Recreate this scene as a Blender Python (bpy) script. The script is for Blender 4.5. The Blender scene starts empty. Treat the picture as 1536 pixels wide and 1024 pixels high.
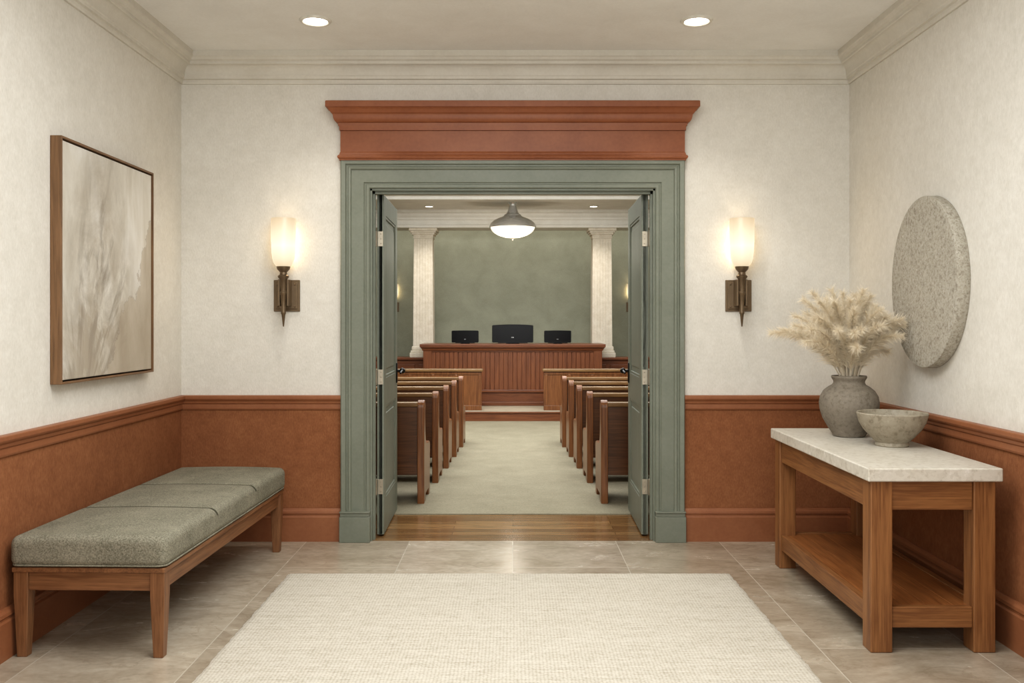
import bpy, bmesh, math, random
from mathutils import Vector, Matrix
random.seed(7)
sc = bpy.context.scene
COL = sc.collection
try:
    sc.view_settings.view_transform = 'Standard'
    sc.view_settings.look = 'None'
except Exception: pass
try:
    sc.view_settings.look = 'Medium High Contrast'
except Exception as ex: print('look', ex)

def C(r, g, b):
    def f(c):
        c /= 255.0
        return c/12.92 if c <= 0.04045 else ((c+0.055)/1.055)**2.4
    return (f(r), f(g), f(b), 1)

# ------------------------------------------------------------------ materials
def newmat(name):
    m = bpy.data.materials.new(name); m.use_nodes = True
    nt = m.node_tree; b = nt.nodes['Principled BSDF']
    return m, nt, b
def N(nt, t, **kw):
    n = nt.nodes.new(t)
    for k, v in kw.items(): setattr(n, k, v)
    return n
def ramp(nt, fac, stops):
    r = N(nt, 'ShaderNodeValToRGB'); e = r.color_ramp.elements
    while len(e) < len(stops): e.new(0.5)
    for i, (p, c) in enumerate(stops):
        e[i].position = p; e[i].color = c
    nt.links.new(fac, r.inputs[0]); return r.outputs[0]
def coords(nt, scale=(1,1,1), rot=(0,0,0), src='Object'):
    t = N(nt, 'ShaderNodeTexCoord'); m = N(nt, 'ShaderNodeMapping')
    m.inputs['Scale'].default_value = scale; m.inputs['Rotation'].default_value = rot
    nt.links.new(t.outputs[src], m.inputs[0]); return m.outputs[0]
def noise(nt, vec, scale, detail=4, rough=.55, dist=0):
    n = N(nt, 'ShaderNodeTexNoise'); n.inputs['Scale'].default_value = scale
    n.inputs['Detail'].default_value = detail; n.inputs['Roughness'].default_value = rough
    n.inputs['Distortion'].default_value = dist
    nt.links.new(vec, n.inputs['Vector']); return n.outputs['Fac']
def mix(nt, fac, a, b, mode='MIX'):
    m = N(nt, 'ShaderNodeMix', data_type='RGBA', blend_type=mode)
    if isinstance(fac, (int, float)): m.inputs[0].default_value = fac
    else: nt.links.new(fac, m.inputs[0])
    for s, v in ((m.inputs[6], a), (m.inputs[7], b)):
        if isinstance(v, tuple): s.default_value = v
        else: nt.links.new(v, s)
    return m.outputs[2]
def math_(nt, op, a, b=None, c=None):
    m = N(nt, 'ShaderNodeMath', operation=op)
    for i, v in enumerate((a, b, c)):
        if v is None: continue
        if isinstance(v, (int, float)): m.inputs[i].default_value = v
        else: nt.links.new(v, m.inputs[i])
    return m.outputs[0]
def bump(nt, b, h, strength=.3, dist=.01):
    n = N(nt, 'ShaderNodeBump'); n.inputs['Strength'].default_value = strength
    n.inputs['Distance'].default_value = dist
    nt.links.new(h, n.inputs['Height']); nt.links.new(n.outputs[0], b.inputs['Normal'])

def mat_mottled(name, c1, c2, scale=2.2, rough=.85, bs=.15, fine=60, spec=.3):
    m, nt, b = newmat(name); v = coords(nt)
    n1 = noise(nt, v, scale, 8, .65, .3); n2 = noise(nt, v, fine, 3)
    s = math_(nt, 'ADD', math_(nt, 'MULTIPLY', n1, .7), math_(nt, 'MULTIPLY', n2, .3))
    nt.links.new(ramp(nt, s, [(.36, c2), (.64, c1)]), b.inputs['Base Color'])
    b.inputs['Roughness'].default_value = rough
    b.inputs['Specular IOR Level'].default_value = spec
    bump(nt, b, s, bs, .01); return m
def mat_plain(name, c, rough=.5, metal=0, spec=.5, var=.08):
    m, nt, b = newmat(name); v = coords(nt)
    n = noise(nt, v, 12, 4)
    d = tuple(x*(1-var*2) for x in c[:3])+(1,)
    nt.links.new(ramp(nt, n, [(.35, d), (.65, c)]), b.inputs['Base Color'])
    b.inputs['Roughness'].default_value = rough; b.inputs['Metallic'].default_value = metal
    b.inputs['Specular IOR Level'].default_value = spec
    bump(nt, b, n, .04, .005); return m
def mat_wood(name, c1, c2, axis=0, rough=.42, s=1.0):
    m, nt, b = newmat(name)
    sc_ = [12*s, 12*s, 12*s]; sc_[axis] = .8*s
    v = coords(nt, tuple(sc_)); n1 = noise(nt, v, 1.7, 7, .62, 1.4)
    sc2 = [90*s, 90*s, 90*s]; sc2[axis] = 3*s
    v2 = coords(nt, tuple(sc2)); n2 = noise(nt, v2, 1.5, 4, .65)
    f = math_(nt, 'ADD', math_(nt, 'MULTIPLY', n1, .5), math_(nt, 'MULTIPLY', n2, .5))
    mid = tuple((a*.5+b2*.5) for a, b2 in zip(c1[:3], c2[:3]))+(1,)
    dk = tuple(x*.82 for x in c2[:3])+(1,)
    nt.links.new(ramp(nt, f, [(.32, dk), (.42, c2), (.52, mid), (.66, c1)]), b.inputs['Base Color'])
    b.inputs['Roughness'].default_value = rough
    bump(nt, b, f, .12, .004); return m

def mat_wall():
    m, nt, b = newmat('plaster_over_terracotta'); v = coords(nt)
    n1 = noise(nt, v, 1.5, 9, .68, .3); n2 = noise(nt, v, 16, 7, .72); n3 = noise(nt, coords(nt, (1, 1, .45)), 120, 3)
    s = math_(nt, 'ADD', math_(nt, 'MULTIPLY', n1, .34), math_(nt, 'MULTIPLY', n2, .34))
    s = math_(nt, 'ADD', s, math_(nt, 'MULTIPLY', n3, .32))
    up = ramp(nt, s, [(.36, C(205,200,189)), (.5, C(215,210,200)), (.64, C(225,221,212))])
    lo = ramp(nt, s, [(.36, C(122,77,49)), (.5, C(139,91,60)), (.64, C(156,106,72))])
    g = N(nt, 'ShaderNodeNewGeometry'); sx = N(nt, 'ShaderNodeSeparateXYZ')
    nt.links.new(g.outputs['Position'], sx.inputs[0])
    k = math_(nt, 'GREATER_THAN', sx.outputs[2], .9)
    nt.links.new(mix(nt, k, lo, up), b.inputs['Base Color'])
    b.inputs['Roughness'].default_value = .8; b.inputs['Specular IOR Level'].default_value = .25
    bump(nt, b, s, .28, .012); return m
def mat_tiles():
    m, nt, b = newmat('stone_tile')
    t = N(nt, 'ShaderNodeTexCoord'); sx = N(nt, 'ShaderNodeSeparateXYZ'); cx = N(nt, 'ShaderNodeCombineXYZ')
    nt.links.new(t.outputs['Object'], sx.inputs[0])
    nt.links.new(math_(nt, 'ADD', sx.outputs[1], 13.3-.02), cx.inputs[0]); nt.links.new(math_(nt, 'ADD', sx.outputs[0], 6.7), cx.inputs[1])
    br = N(nt, 'ShaderNodeTexBrick'); br.offset = .5
    br.inputs['Scale'].default_value = 1; br.inputs['Brick Width'].default_value = 1.33
    br.inputs['Row Height'].default_value = .67; br.inputs['Mortar Size'].default_value = .0028
    br.inputs['Mortar Smooth'].default_value = .15
    br.inputs['Color1'].default_value = (.1,.1,.1,1); br.inputs['Color2'].default_value = (.95,.95,.95,1)
    br.inputs['Mortar'].default_value = (.5,.5,.5,1)
    nt.links.new(cx.outputs[0], br.inputs['Vector'])
    off = N(nt, 'ShaderNodeCombineXYZ'); nt.links.new(math_(nt, 'MULTIPLY', br.outputs['Color'], 23), off.inputs[0]); nt.links.new(math_(nt, 'MULTIPLY', br.outputs['Color'], 11), off.inputs[1])
    va = N(nt, 'ShaderNodeVectorMath', operation='ADD'); nt.links.new(coords(nt, (1.3, 2.6, 1)), va.inputs[0]); nt.links.new(off.outputs[0], va.inputs[1])
    n1 = noise(nt, va.outputs[0], 1.8, 9, .66, .6)
    v2 = coords(nt, (1, 1.6, 1)); n2 = noise(nt, v2, 18, 7, .7)
    vn = math_(nt, 'ABSOLUTE', math_(nt, 'SUBTRACT', noise(nt, va.outputs[0], 1.3, 6, .6, 1.1), .5))
    vein = ramp(nt, vn, [(0, (1,1,1,1)), (.018, (0,0,0,1))])
    f = math_(nt, 'ADD', math_(nt, 'MULTIPLY', n1, .54), math_(nt, 'MULTIPLY', n2, .30))
    f = math_(nt, 'ADD', f, math_(nt, 'MULTIPLY', br.outputs['Color'], .16))
    col = ramp(nt, f, [(.34, C(142,128,109)), (.5, C(165,153,135)), (.66, C(190,179,161))])
    col = mix(nt, math_(nt, 'MULTIPLY', vein, .3), col, C(128,112,92))
    nt.links.new(mix(nt, br.outputs['Fac'], col, C(190,181,165)), b.inputs['Base Color'])
    nt.links.new(ramp(nt, n1, [(.3, (.15,)*3+(1,)), (.7, (.3,)*3+(1,))]), b.inputs['Roughness'])
    h = math_(nt, 'SUBTRACT', math_(nt, 'MULTIPLY', f, .25), br.outputs['Fac'])
    bump(nt, b, h, .2, .004); return m
def mat_planks():
    m, nt, b = newmat('oak_plank_floor')
    v = coords(nt); br = N(nt, 'ShaderNodeTexBrick'); br.offset = .37
    br.inputs['Scale'].default_value = 1; br.inputs['Brick Width'].default_value = 1.1
    br.inputs['Row Height'].default_value = .085; br.inputs['Mortar Size'].default_value = .0015
    br.inputs['Color1'].default_value = C(124,92,60); br.inputs['Color2'].default_value = C(158,124,84)
    br.inputs['Mortar'].default_value = C(60,38,20)
    nt.links.new(v, br.inputs['Vector'])
    n = noise(nt, coords(nt, (2, 40, 1)), 1.5, 5, .6, .6)
    g = ramp(nt, n, [(.3, (.55,.54,.52,1)), (.7, (1.15,1.15,1.15,1))])
    nt.links.new(mix(nt, 1.0, br.outputs['Color'], g, 'MULTIPLY'), b.inputs['Base Color'])
    b.inputs['Roughness'].default_value = .16; bump(nt, b, n, .06, .003); return m
def mat_rug():
    m, nt, b = newmat('woven_ivory_wool')
    v = coords(nt, (66, 84, 20)); vo = N(nt, 'ShaderNodeTexVoronoi'); vo.inputs['Scale'].default_value = 1
    vo.inputs['Randomness'].default_value = .3
    nt.links.new(v, vo.inputs['Vector'])
    n = noise(nt, coords(nt, (1, 3, 1)), 7, 7, .75); n2 = noise(nt, coords(nt), 200, 3)
    nb = noise(nt, coords(nt, (.7, 30, 1)), 2, 5, .7)
    fl = noise(nt, coords(nt, (22, 70, 20)), 1.0, 3, .7)
    f = math_(nt, 'SUBTRACT', 1.0, vo.outputs['Distance'])
    f = math_(nt, 'ADD', math_(nt, 'MULTIPLY', f, .32), math_(nt, 'MULTIPLY', n, .2))
    f = math_(nt, 'ADD', f, math_(nt, 'MULTIPLY', nb, .28))
    f = math_(nt, 'ADD', f, math_(nt, 'MULTIPLY', fl, .22))
    f2 = math_(nt, 'ADD', f, math_(nt, 'MULTIPLY', n2, .12))
    nt.links.new(ramp(nt, f2, [(.38, C(140,131,116)), (.53, C(178,170,155)), (.68, C(200,194,182))]), b.inputs['Base Color'])
    b.inputs['Roughness'].default_value = .95; b.inputs['Specular IOR Level'].default_value = .1
    bump(nt, b, f2, .7, .009); return m
def mat_carpet():
    m, nt, b = newmat('sage_carpet'); v = coords(nt)
    n1 = noise(nt, v, 3, 8, .7); n2 = noise(nt, v, 90, 4, .75)
    f = math_(nt, 'ADD', math_(nt, 'MULTIPLY', n1, .35), math_(nt, 'MULTIPLY', n2, .65))
    nt.links.new(ramp(nt, f, [(.34, C(128,121,102)), (.66, C(162,154,133))]), b.inputs['Base Color'])
    b.inputs['Roughness'].default_value = .95; b.inputs['Specular IOR Level'].default_value = .1
    bump(nt, b, f, .5, .01); return m
def mat_fabric(name, c1, c2):
    m, nt, b = newmat(name)
    v = coords(nt, (1,1,1)); n2 = noise(nt, v, 150, 4, .75); n1 = noise(nt, v, 7, 4)
    f = math_(nt, 'ADD', math_(nt, 'MULTIPLY', n2, .8), math_(nt, 'MULTIPLY', n1, .2))
    nt.links.new(ramp(nt, f, [(.38, c2), (.62, c1)]), b.inputs['Base Color'])
    b.inputs['Roughness'].default_value = .92; b.inputs['Specular IOR Level'].default_value = .15
    bump(nt, b, f, .5, .004); return m
def mat_speckle(name, base, dark, light, sc1=90, rough=.5, bs=.2, pit=0, pitc=None, sp_=.7):
    m, nt, b = newmat(name); v = coords(nt)
    vo = N(nt, 'ShaderNodeTexVoronoi'); vo.inputs['Scale'].default_value = sc1
    nt.links.new(v, vo.inputs['Vector'])
    n = noise(nt, v, sc1*.5, 5, .7); n0 = noise(nt, v, 5, 5, .6)
    c = ramp(nt, n, [(.36, dark), (.48, base), (.6, base), (.7, light)])
    sp = ramp(nt, vo.outputs['Color'], [(.25, (.8,.78,.75,1)), (.5, (1,1,1,1))])
    c = mix(nt, sp_, c, sp, 'MULTIPLY')
    c = mix(nt, 1, c, ramp(nt, n0, [(.3, (.92,.91,.89,1)), (.7, (1,1,1,1))]), 'MULTIPLY')
    if pitc:
        v2 = N(nt, 'ShaderNodeTexVoronoi'); v2.inputs['Scale'].default_value = sc1*.8; nt.links.new(v, v2.inputs['Vector'])
        k = ramp(nt, v2.outputs['Distance'], [(.16, (1,1,1,1)), (.26, (0,0,0,1))])
        sel = math_(nt, 'MULTIPLY', k, ramp(nt, n, [(.45, (0,0,0,1)), (.55, (1,1,1,1))]))
        c = mix(nt, math_(nt, 'MULTIPLY', sel, .8), c, pitc)
    nt.links.new(c, b.inputs['Base Color']); b.inputs['Roughness'].default_value = rough
    h = math_(nt, 'ADD', n, math_(nt, 'MULTIPLY', vo.outputs['Distance'], pit))
    bump(nt, b, h, bs, .004); return m
def mat_emit(name, c, strength):
    m, nt, b = newmat(name)
    b.inputs['Base Color'].default_value = c; b.inputs['Roughness'].default_value = .35
    b.inputs['Emission Color'].default_value = c; b.inputs['Emission Strength'].default_value = strength
    n = noise(nt, coords(nt), 5, 2)
    nt.links.new(ramp(nt, n, [(0, tuple(x*.96 for x in c[:3])+(1,)), (1, c)]), b.inputs['Emission Color'])
    return m
def mat_shade():
    m, nt, b = newmat('frosted_glass_lit')
    v = coords(nt); sx = N(nt, 'ShaderNodeSeparateXYZ'); nt.links.new(v, sx.inputs[0])
    zz = math_(nt, 'MULTIPLY', math_(nt, 'ABSOLUTE', math_(nt, 'ADD', sx.outputs[2], .02)), 5.6)
    col = ramp(nt, zz, [(0, (1,.92,.72,1)), (.5, (1,.85,.60,1)), (1, (1,.76,.47,1))])
    nt.links.new(col, b.inputs['Emission Color'])
    nt.links.new(ramp(nt, zz, [(0, (.86,)*3+(1,)), (.5, (.74,)*3+(1,)), (1, (.54,)*3+(1,))]), b.inputs['Emission Strength'])
    b.inputs['Base Color'].default_value = (.2,.18,.15,1); b.inputs['Roughness'].default_value = .35
    return m
def mat_art():
    m, nt, b = newmat('abstract_wash_painting')
    t = N(nt, 'ShaderNodeTexCoord'); sx = N(nt, 'ShaderNodeSeparateXYZ'); nt.links.new(t.outputs['Object'], sx.inputs[0])
    Y, Z = sx.outputs[1], sx.outputs[2]
    w = noise(nt, coords(nt), 2.6, 6, .65, .6)
    wv = noise(nt, coords(nt, (1, 3, 1), (math.radians(22), 0, 0)), 1.6, 8, .65, .4)
    def fan(y0, z0, freq, rfreq, lo, hi, seed):
        dy = math_(nt, 'SUBTRACT', Y, y0); dz_ = math_(nt, 'SUBTRACT', Z, z0)
        an = math_(nt, 'ARCTAN2', dy, dz_)
        r = math_(nt, 'SQRT', math_(nt, 'ADD', math_(nt, 'MULTIPLY', dy, dy), math_(nt, 'MULTIPLY', dz_, dz_)))
        cx = N(nt, 'ShaderNodeCombineXYZ'); nt.links.new(math_(nt, 'MULTIPLY', an, freq), cx.inputs[0])
        nt.links.new(math_(nt, 'MULTIPLY', r, rfreq), cx.inputs[1]); cx.inputs[2].default_value = seed
        return ramp(nt, noise(nt, cx.outputs[0], 1.0, 8, .66, .9), [(lo, (0,0,0,1)), (hi, (1,1,1,1))])
    bg = ramp(nt, wv, [(.34, C(188,180,166)), (.5, C(205,199,187)), (.66, C(218,214,206))])
    reg = math_(nt, 'SUBTRACT', .95, math_(nt, 'ADD', math_(nt, 'MULTIPLY', Z, .9), math_(nt, 'MULTIPLY', math_(nt, 'ABSOLUTE', math_(nt, 'ADD', Y, .12)), 1.9)))
    reg = math_(nt, 'MAXIMUM', reg, 0.0)
    def lay(c, f, k, mx, colr):
        return mix(nt, math_(nt, 'MINIMUM', math_(nt, 'MULTIPLY', math_(nt, 'MULTIPLY', f, reg), k), mx), c, colr)
    c = lay(bg, fan(-.30, -.85, 3.4, 3.0, .40, .62, 1), .9, .75, C(154,145,132))
    c = lay(c, fan(.25, -.9, 5, 3.2, .44, .64, 5), .9, .6, C(168,156,139))
    c = lay(c, fan(-.35, -.8, 8, 2.4, .50, .66, 9), .8, .5, C(126,115,101))
    line = math_(nt, 'ADD', math_(nt, 'MULTIPLY', Y, 1.25), -.45)
    line = math_(nt, 'ADD', line, math_(nt, 'MULTIPLY', math_(nt, 'SUBTRACT', w, .5), .8))
    d = math_(nt, 'SUBTRACT', line, Z)
    k = ramp(nt, d, [(0, (0,0,0,1)), (.01, (1,1,1,1))])
    c = mix(nt, math_(nt, 'MULTIPLY', k, .8), c, ramp(nt, wv, [(.35, C(164,151,132)), (.65, C(188,177,160))]))
    e = ramp(nt, math_(nt, 'ABSOLUTE', d), [(0, (1,1,1,1)), (.008, (0,0,0,1))])
    c = mix(nt, math_(nt, 'MULTIPLY', e, .5), c, C(118,103,88))
    low = ramp(nt, math_(nt, 'MULTIPLY_ADD', w, .35, math_(nt, 'MULTIPLY', Z, -1)), [(.35, (0,0,0,1)), (.6, (1,1,1,1))])
    c = mix(nt, math_(nt, 'MULTIPLY', low, .4), c, C(170,158,140))
    nt.links.new(c, b.inputs['Base Color']); b.inputs['Roughness'].default_value = .8
    bump(nt, b, wv, .1, .004); return m

M = {}
M['wall'] = mat_wall(); M['tile'] = mat_tiles(); M['plank'] = mat_planks(); M['rug'] = mat_rug()
M['carpet'] = mat_carpet()
M['ceil'] = mat_mottled('ceiling_plaster', C(238,236,231), C(229,226,220), 3)
M['crown'] = mat_mottled('crown_paint', C(214,209,198), C(204,198,186), 4, .6)
M['terra'] = mat_mottled('terracotta_paint', C(152,101,69), C(137,87,58), 3, .45, .08, 50, .4)
M['terra_dark'] = mat_mottled('terracotta_header', C(148,92,60), C(130,77,49), 3, .45, .06, 50, .4)
M['sage'] = mat_mottled('sage_trim_paint', C(127,130,117), C(115,119,105), 3, .45, .06, 60, .4)
M['sage_wall'] = mat_mottled('sage_wall_plaster', C(166,166,148), C(148,149,131), 2.5, .85, .15)
M['court_white'] = mat_mottled('court_cornice_paint', C(226,222,213), C(214,209,199), 4, .6)
M['colstone'] = mat_mottled('column_limestone', C(220,211,195), C(202,191,172), 14, .7, .25)
M['tread'] = mat_mottled('step_tread_stone', C(180,168,148), C(160,148,128), 6, .7)
M['bench_wood'] = mat_wood('walnut_bench_wood', C(148,106,72), C(110,73,46), 2)
M['bench_wood_x'] = mat_wood('walnut_bench_rail', C(148,106,72), C(110,73,46), 1)
M['bench_wood_h'] = mat_wood('walnut_bench_rail_short', C(148,106,72), C(110,73,46), 0)
M['cushion'] = mat_fabric('sage_tweed', C(154,149,132), C(102,99,85))
M['seam'] = mat_fabric('sage_seam_thread', C(96,93,79), C(72,69,58))
M['tbl_z'] = mat_wood('oak_table_upright', C(154,108,66), C(116,75,43), 2)
M['tbl_y'] = mat_wood('oak_table_long', C(154,108,66), C(116,75,43), 1)
M['tbl_x'] = mat_wood('oak_table_short', C(154,108,66), C(116,75,43), 0)
M['shelf'] = mat_wood('oak_table_shelf', C(160,106,62), C(120,74,40), 1, .35)
M['slab'] = mat_speckle('travertine_slab', C(208,202,190), C(192,184,170), C(220,215,206), 60, .4, .03, 0, None, .35)
M['disc'] = mat_speckle('pitted_limestone', C(180,174,161), C(150,142,128), C(204,199,188), 105, .9, .4, .6, C(112,104,90))
M['vase'] = mat_speckle('stoneware_vase', C(134,125,112), C(116,107,94), C(150,142,128), 90, .75, .12, 0, None, .45)
M['bowl'] = mat_speckle('stoneware_bowl', C(160,151,134), C(136,126,108), C(178,170,153), 60, .6, .08, 0, None, .45)
M['frame'] = mat_wood('walnut_frame', C(138,104,72), C(104,76,50), 2)
M['framey'] = mat_wood('walnut_frame_long', C(138,104,72), C(104,76,50), 1)
M['art'] = mat_art()
M['bronze'] = mat_plain('aged_bronze', C(120,102,80), .42, .6)
M['steel'] = mat_plain('brushed_steel', C(178,168,150), .42, .7)
M['chrome'] = mat_plain('polished_nickel', C(214,212,208), .2, .72, .8, .02)
M['black'] = mat_plain('black_plastic', C(7,7,8), .25, 0, .3)
M['blackm'] = mat_plain('black_iron', C(24,22,20), .35, .6)
M['shade'] = mat_shade()
M['lamp'] = mat_emit('lamp_disc', (1,.95,.86,1), 9)
M['bowlglass'] = mat_emit('pendant_glass', (1,.93,.8,1), .8)
M['white'] = mat_plain('white_enamel', C(225,220,208), .4)
M['pew'] = mat_wood('oak_pew_end', C(146,98,60), C(106,66,39), 2, .28)
M['pewdark'] = mat_wood('oak_pew_back', C(104,68,41), C(74,47,28), 0, .3)
M['pewtop'] = mat_wood('oak_pew_top_rail', C(156,124,84), C(118,88,56), 0, .26)
M['pewcush'] = mat_fabric('rose_seat_fabric', C(200,168,146), C(170,136,114))
M['mahog'] = mat_wood('mahogany_upright', C(142,88,54), C(110,64,38), 2, .35)
M['mahogx'] = mat_wood('mahogany_long', C(134,82,50), C(104,60,36), 0, .35)
M['emblem'] = mat_plain('silver_print', C(205,205,205), .4)
m, nt, b = newmat('dried_pampas_fibre')
n = noise(nt, coords(nt), 25, 3)
nt.links.new(ramp(nt, n, [(.3, C(228,215,192)), (.7, C(246,239,224))]), b.inputs['Base Color'])
b.inputs['Roughness'].default_value = .9; b.inputs['Specular IOR Level'].default_value = .1
tr = N(nt, 'ShaderNodeBsdfTranslucent'); tr.inputs[0].default_value = C(244,235,216)
mxs = N(nt, 'ShaderNodeMixShader'); mxs.inputs[0].default_value = .32
nt.links.new(b.outputs[0], mxs.inputs[1]); nt.links.new(tr.outputs[0], mxs.inputs[2])
nt.links.new(mxs.outputs[0], nt.nodes['Material Output'].inputs[0])
M['pampas'] = m

# ------------------------------------------------------------------ geometry helpers
def box(bm, x0, x1, y0, y1, z0, z1, bev=0, seg=2, mi=0):
    vs = [bm.verts.new(p) for p in ((x0,y0,z0),(x1,y0,z0),(x1,y1,z0),(x0,y1,z0),(x0,y0,z1),(x1,y0,z1),(x1,y1,z1),(x0,y1,z1))]
    fs = [bm.faces.new([vs[i] for i in q]) for q in ((3,2,1,0),(4,5,6,7),(0,1,5,4),(1,2,6,5),(2,3,7,6),(3,0,4,7))]
    for f in fs: f.material_index = mi
    if bev:
        es = set(e for f in fs for e in f.edges)
        bmesh.ops.bevel(bm, geom=list(es), offset=bev, segments=seg, affect='EDGES', profile=.5)
    return vs
def lathe(bm, prof, cx=0, cy=0, seg=48, rad=None, mi=0):
    rings = []
    for (r, z) in prof:
        if r < 1e-5: rings.append([bm.verts.new((cx, cy, z))])
        else:
            ring = []
            for i in range(seg):
                a = 2*math.pi*i/seg; rr = r*(rad(a, z) if rad else 1)
                ring.append(bm.verts.new((cx+rr*math.cos(a), cy+rr*math.sin(a), z)))
            rings.append(ring)
    for A, B in zip(rings, rings[1:]):
        for i in range(seg):
            j = (i+1) % seg
            if len(A) == 1 and len(B) == 1: continue
            if len(A) == 1: f = bm.faces.new((A[0], B[j], B[i]))
            elif len(B) == 1: f = bm.faces.new((A[i], A[j], B[0]))
            else: f = bm.faces.new((A[i], A[j], B[j], B[i]))
            f.material_index = mi
def tube(bm, pts, r, seg=8, r2=None):
    rings = []
    n = len(pts)
    for k, p in enumerate(pts):
        p = Vector(p); t = (Vector(pts[min(k+1, n-1)])-Vector(pts[max(k-1, 0)])).normalized()
        u = t.orthogonal().normalized() if k == 0 else (pu - t*pu.dot(t)).normalized()
        pu = u; w = t.cross(u); rr = r if r2 is None else r+(r2-r)*k/(n-1)
        rings.append([bm.verts.new(p+(u*math.cos(a)+w*math.sin(a))*rr) for a in [2*math.pi*i/seg for i in range(seg)]])
    for A, B in zip(rings, rings[1:]):
        for i in range(seg):
            j = (i+1) % seg; bm.faces.new((A[i], A[j], B[j], B[i]))
    bm.faces.new(rings[0][::-1]); bm.faces.new(rings[-1])
def prism(bm, poly, axis, a0, a1, bev=0):
    def P(p, q, a):
        return ((a,p,q),(p,a,q),(p,q,a))[axis]
    A = [bm.verts.new(P(p,q,a0)) for p,q in poly]; B = [bm.verts.new(P(p,q,a1)) for p,q in poly]
    n = len(poly); fs = [bm.faces.new(A), bm.faces.new(B[::-1])]
    for i in range(n):
        j = (i+1) % n; fs.append(bm.faces.new((A[j], A[i], B[i], B[j])))
    bmesh.ops.recalc_face_normals(bm, faces=fs)
    if bev:
        es = list(fs[0].edges)+list(fs[1].edges)
        bmesh.ops.bevel(bm, geom=es, offset=bev, segments=2, affect='EDGES', profile=.5)
def sweep(bm, prof, path, side=1, mapf=None, segs=None, caps=True):
    """mitred moulding. path: 2D points; prof: (offset, height); side=+1 right normal."""
    n = len(path); offs = []
    T = []
    for i in range(n-1):
        t = Vector(path[i+1])-Vector(path[i]); T.append(t.normalized())
    def nrm(t): return Vector((t.y, -t.x))*side
    for i in range(n):
        if i == 0: offs.append(nrm(T[0]))
        elif i == n-1: offs.append(nrm(T[-1]))
        else:
            a, b2 = nrm(T[i-1]), nrm(T[i]); s = (a+b2); offs.append(s/(1+a.dot(b2)))
    for i in range(n-1):
        if segs is not None and i not in segs: continue
        rings = []
        for k in (i, i+1):
            rings.append([bm.verts.new(mapf(path[k][0]+offs[k].x*d, path[k][1]+offs[k].y*d, h)) for d, h in prof])
        A, B = rings; m_ = len(prof); fs = []
        for q in range(m_):
            r = (q+1) % m_; fs.append(bm.faces.new((A[q], A[r], B[r], B[q])))
        if caps: fs.append(bm.faces.new(A[::-1])); fs.append(bm.faces.new(B))
        bmesh.ops.recalc_face_normals(bm, faces=fs)
def finish(bm, name, mats, parent=None, world=False, smooth=False, origin=None, **props):
    if props.pop('recalc', False): bmesh.ops.recalc_face_normals(bm, faces=bm.faces)
    me = bpy.data.meshes.new(name)
    po = Vector(parent['_o']) if parent is not None else Vector((0,0,0))
    if world: o = Vector((0,0,0))
    elif origin is not None: o = Vector(origin)
    else:
        mn = Vector([min(v.co[i] for v in bm.verts) for i in range(3)]); mx = Vector([max(v.co[i] for v in bm.verts) for i in range(3)])
        o = (mn+mx)/2
        if parent is None: o.z = mn.z
    bmesh.ops.translate(bm, verts=bm.verts, vec=-o)
    bm.to_mesh(me); bm.free()
    for mt in (mats if isinstance(mats, list) else [mats]): me.materials.append(mt)
    if smooth:
        for p in me.polygons: p.use_smooth = True
        me.set_sharp_from_angle(angle=math.radians(40))
    ob = bpy.data.objects.new(name, me); COL.objects.link(ob)
    if parent is not None:
        ob.parent = parent; ob.location = o-po
    else: ob.location = o
    ob['_o'] = tuple(o)
    for k, v in props.items(): ob[k] = v
    return ob
def thing(name, loc, label, category, group=None):
    e = bpy.data.objects.new(name, None); e.empty_display_size = .1; COL.objects.link(e)
    e.location = loc; e['_o'] = tuple(loc); e['label'] = label; e['category'] = category
    if group: e['group'] = group
    return e
def copy_thing(src, loc, rotz=0, scale=1, **props):
    c = src.copy(); COL.objects.link(c); c.location = loc; c.rotation_euler = (0,0,rotz); c.scale = (scale,)*3
    for k, v in props.items(): c[k] = v
    def rec(s, d):
        for ch in s.children:
            cc = ch.copy(); COL.objects.link(cc); cc.parent = d; rec(ch, cc)
    rec(src, c); return c
def B(): return bmesh.new()
S = dict(kind='structure', world=True)

# ------------------------------------------------------------------ dims
XL, XR = -2.161, 2.196; ZC = 3.165; ZK = 3.21; YB = -7.2
HW, HT = .928, 2.295; WT = .12; CX = 3.6; CY = 9.9

bm = B(); box(bm, XL-.12, XR+.12, YB-.12, 0, -.1, 0); finish(bm, 'floor', M['tile'], **S)
bm = B(); box(bm, -CX-.1, CX+.1, 0, .805, -.1, 0); finish(bm, 'floor.001', M['plank'], **S)
bm = B(); box(bm, -CX-.1, CX+.1, .805, CY+.1, -.1, .008); finish(bm, 'floor.002', M['carpet'], **S)
bm = B(); box(bm, XL-.12, XR+.12, YB-.12, 0, ZC, ZC+.1); finish(bm, 'ceiling', M['ceil'], **S)
bm = B(); box(bm, -CX-.1, CX+.1, WT, CY+.1, ZK, ZK+.1); finish(bm, 'ceiling.001', M['court_white'], **S)
bm = B(); box(bm, XL-.12, XL, YB, 0, 0, ZC); finish(bm, 'wall_left', M['wall'], **S)
bm = B(); box(bm, XR, XR+.12, YB, 0, 0, ZC); finish(bm, 'wall_right', M['wall'], **S)
bm = B(); box(bm, XL-.12, XR+.12, YB-.12, YB, 0, ZC); finish(bm, 'wall_front', M['wall'], **S)
bm = B()
box(bm, -CX-.1, -HW, 0, WT, 0, 3.31); box(bm, HW, CX+.1, 0, WT, 0, 3.31); box(bm, -HW, HW, 0, WT, HT, 3.31)
finish(bm, 'wall_back', M['wall'], **S)
bm = B(); box(bm, -CX-.1, -CX, WT, CY, 0, ZK); finish(bm, 'wall_court_left', M['sage_wall'], **S)
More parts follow.
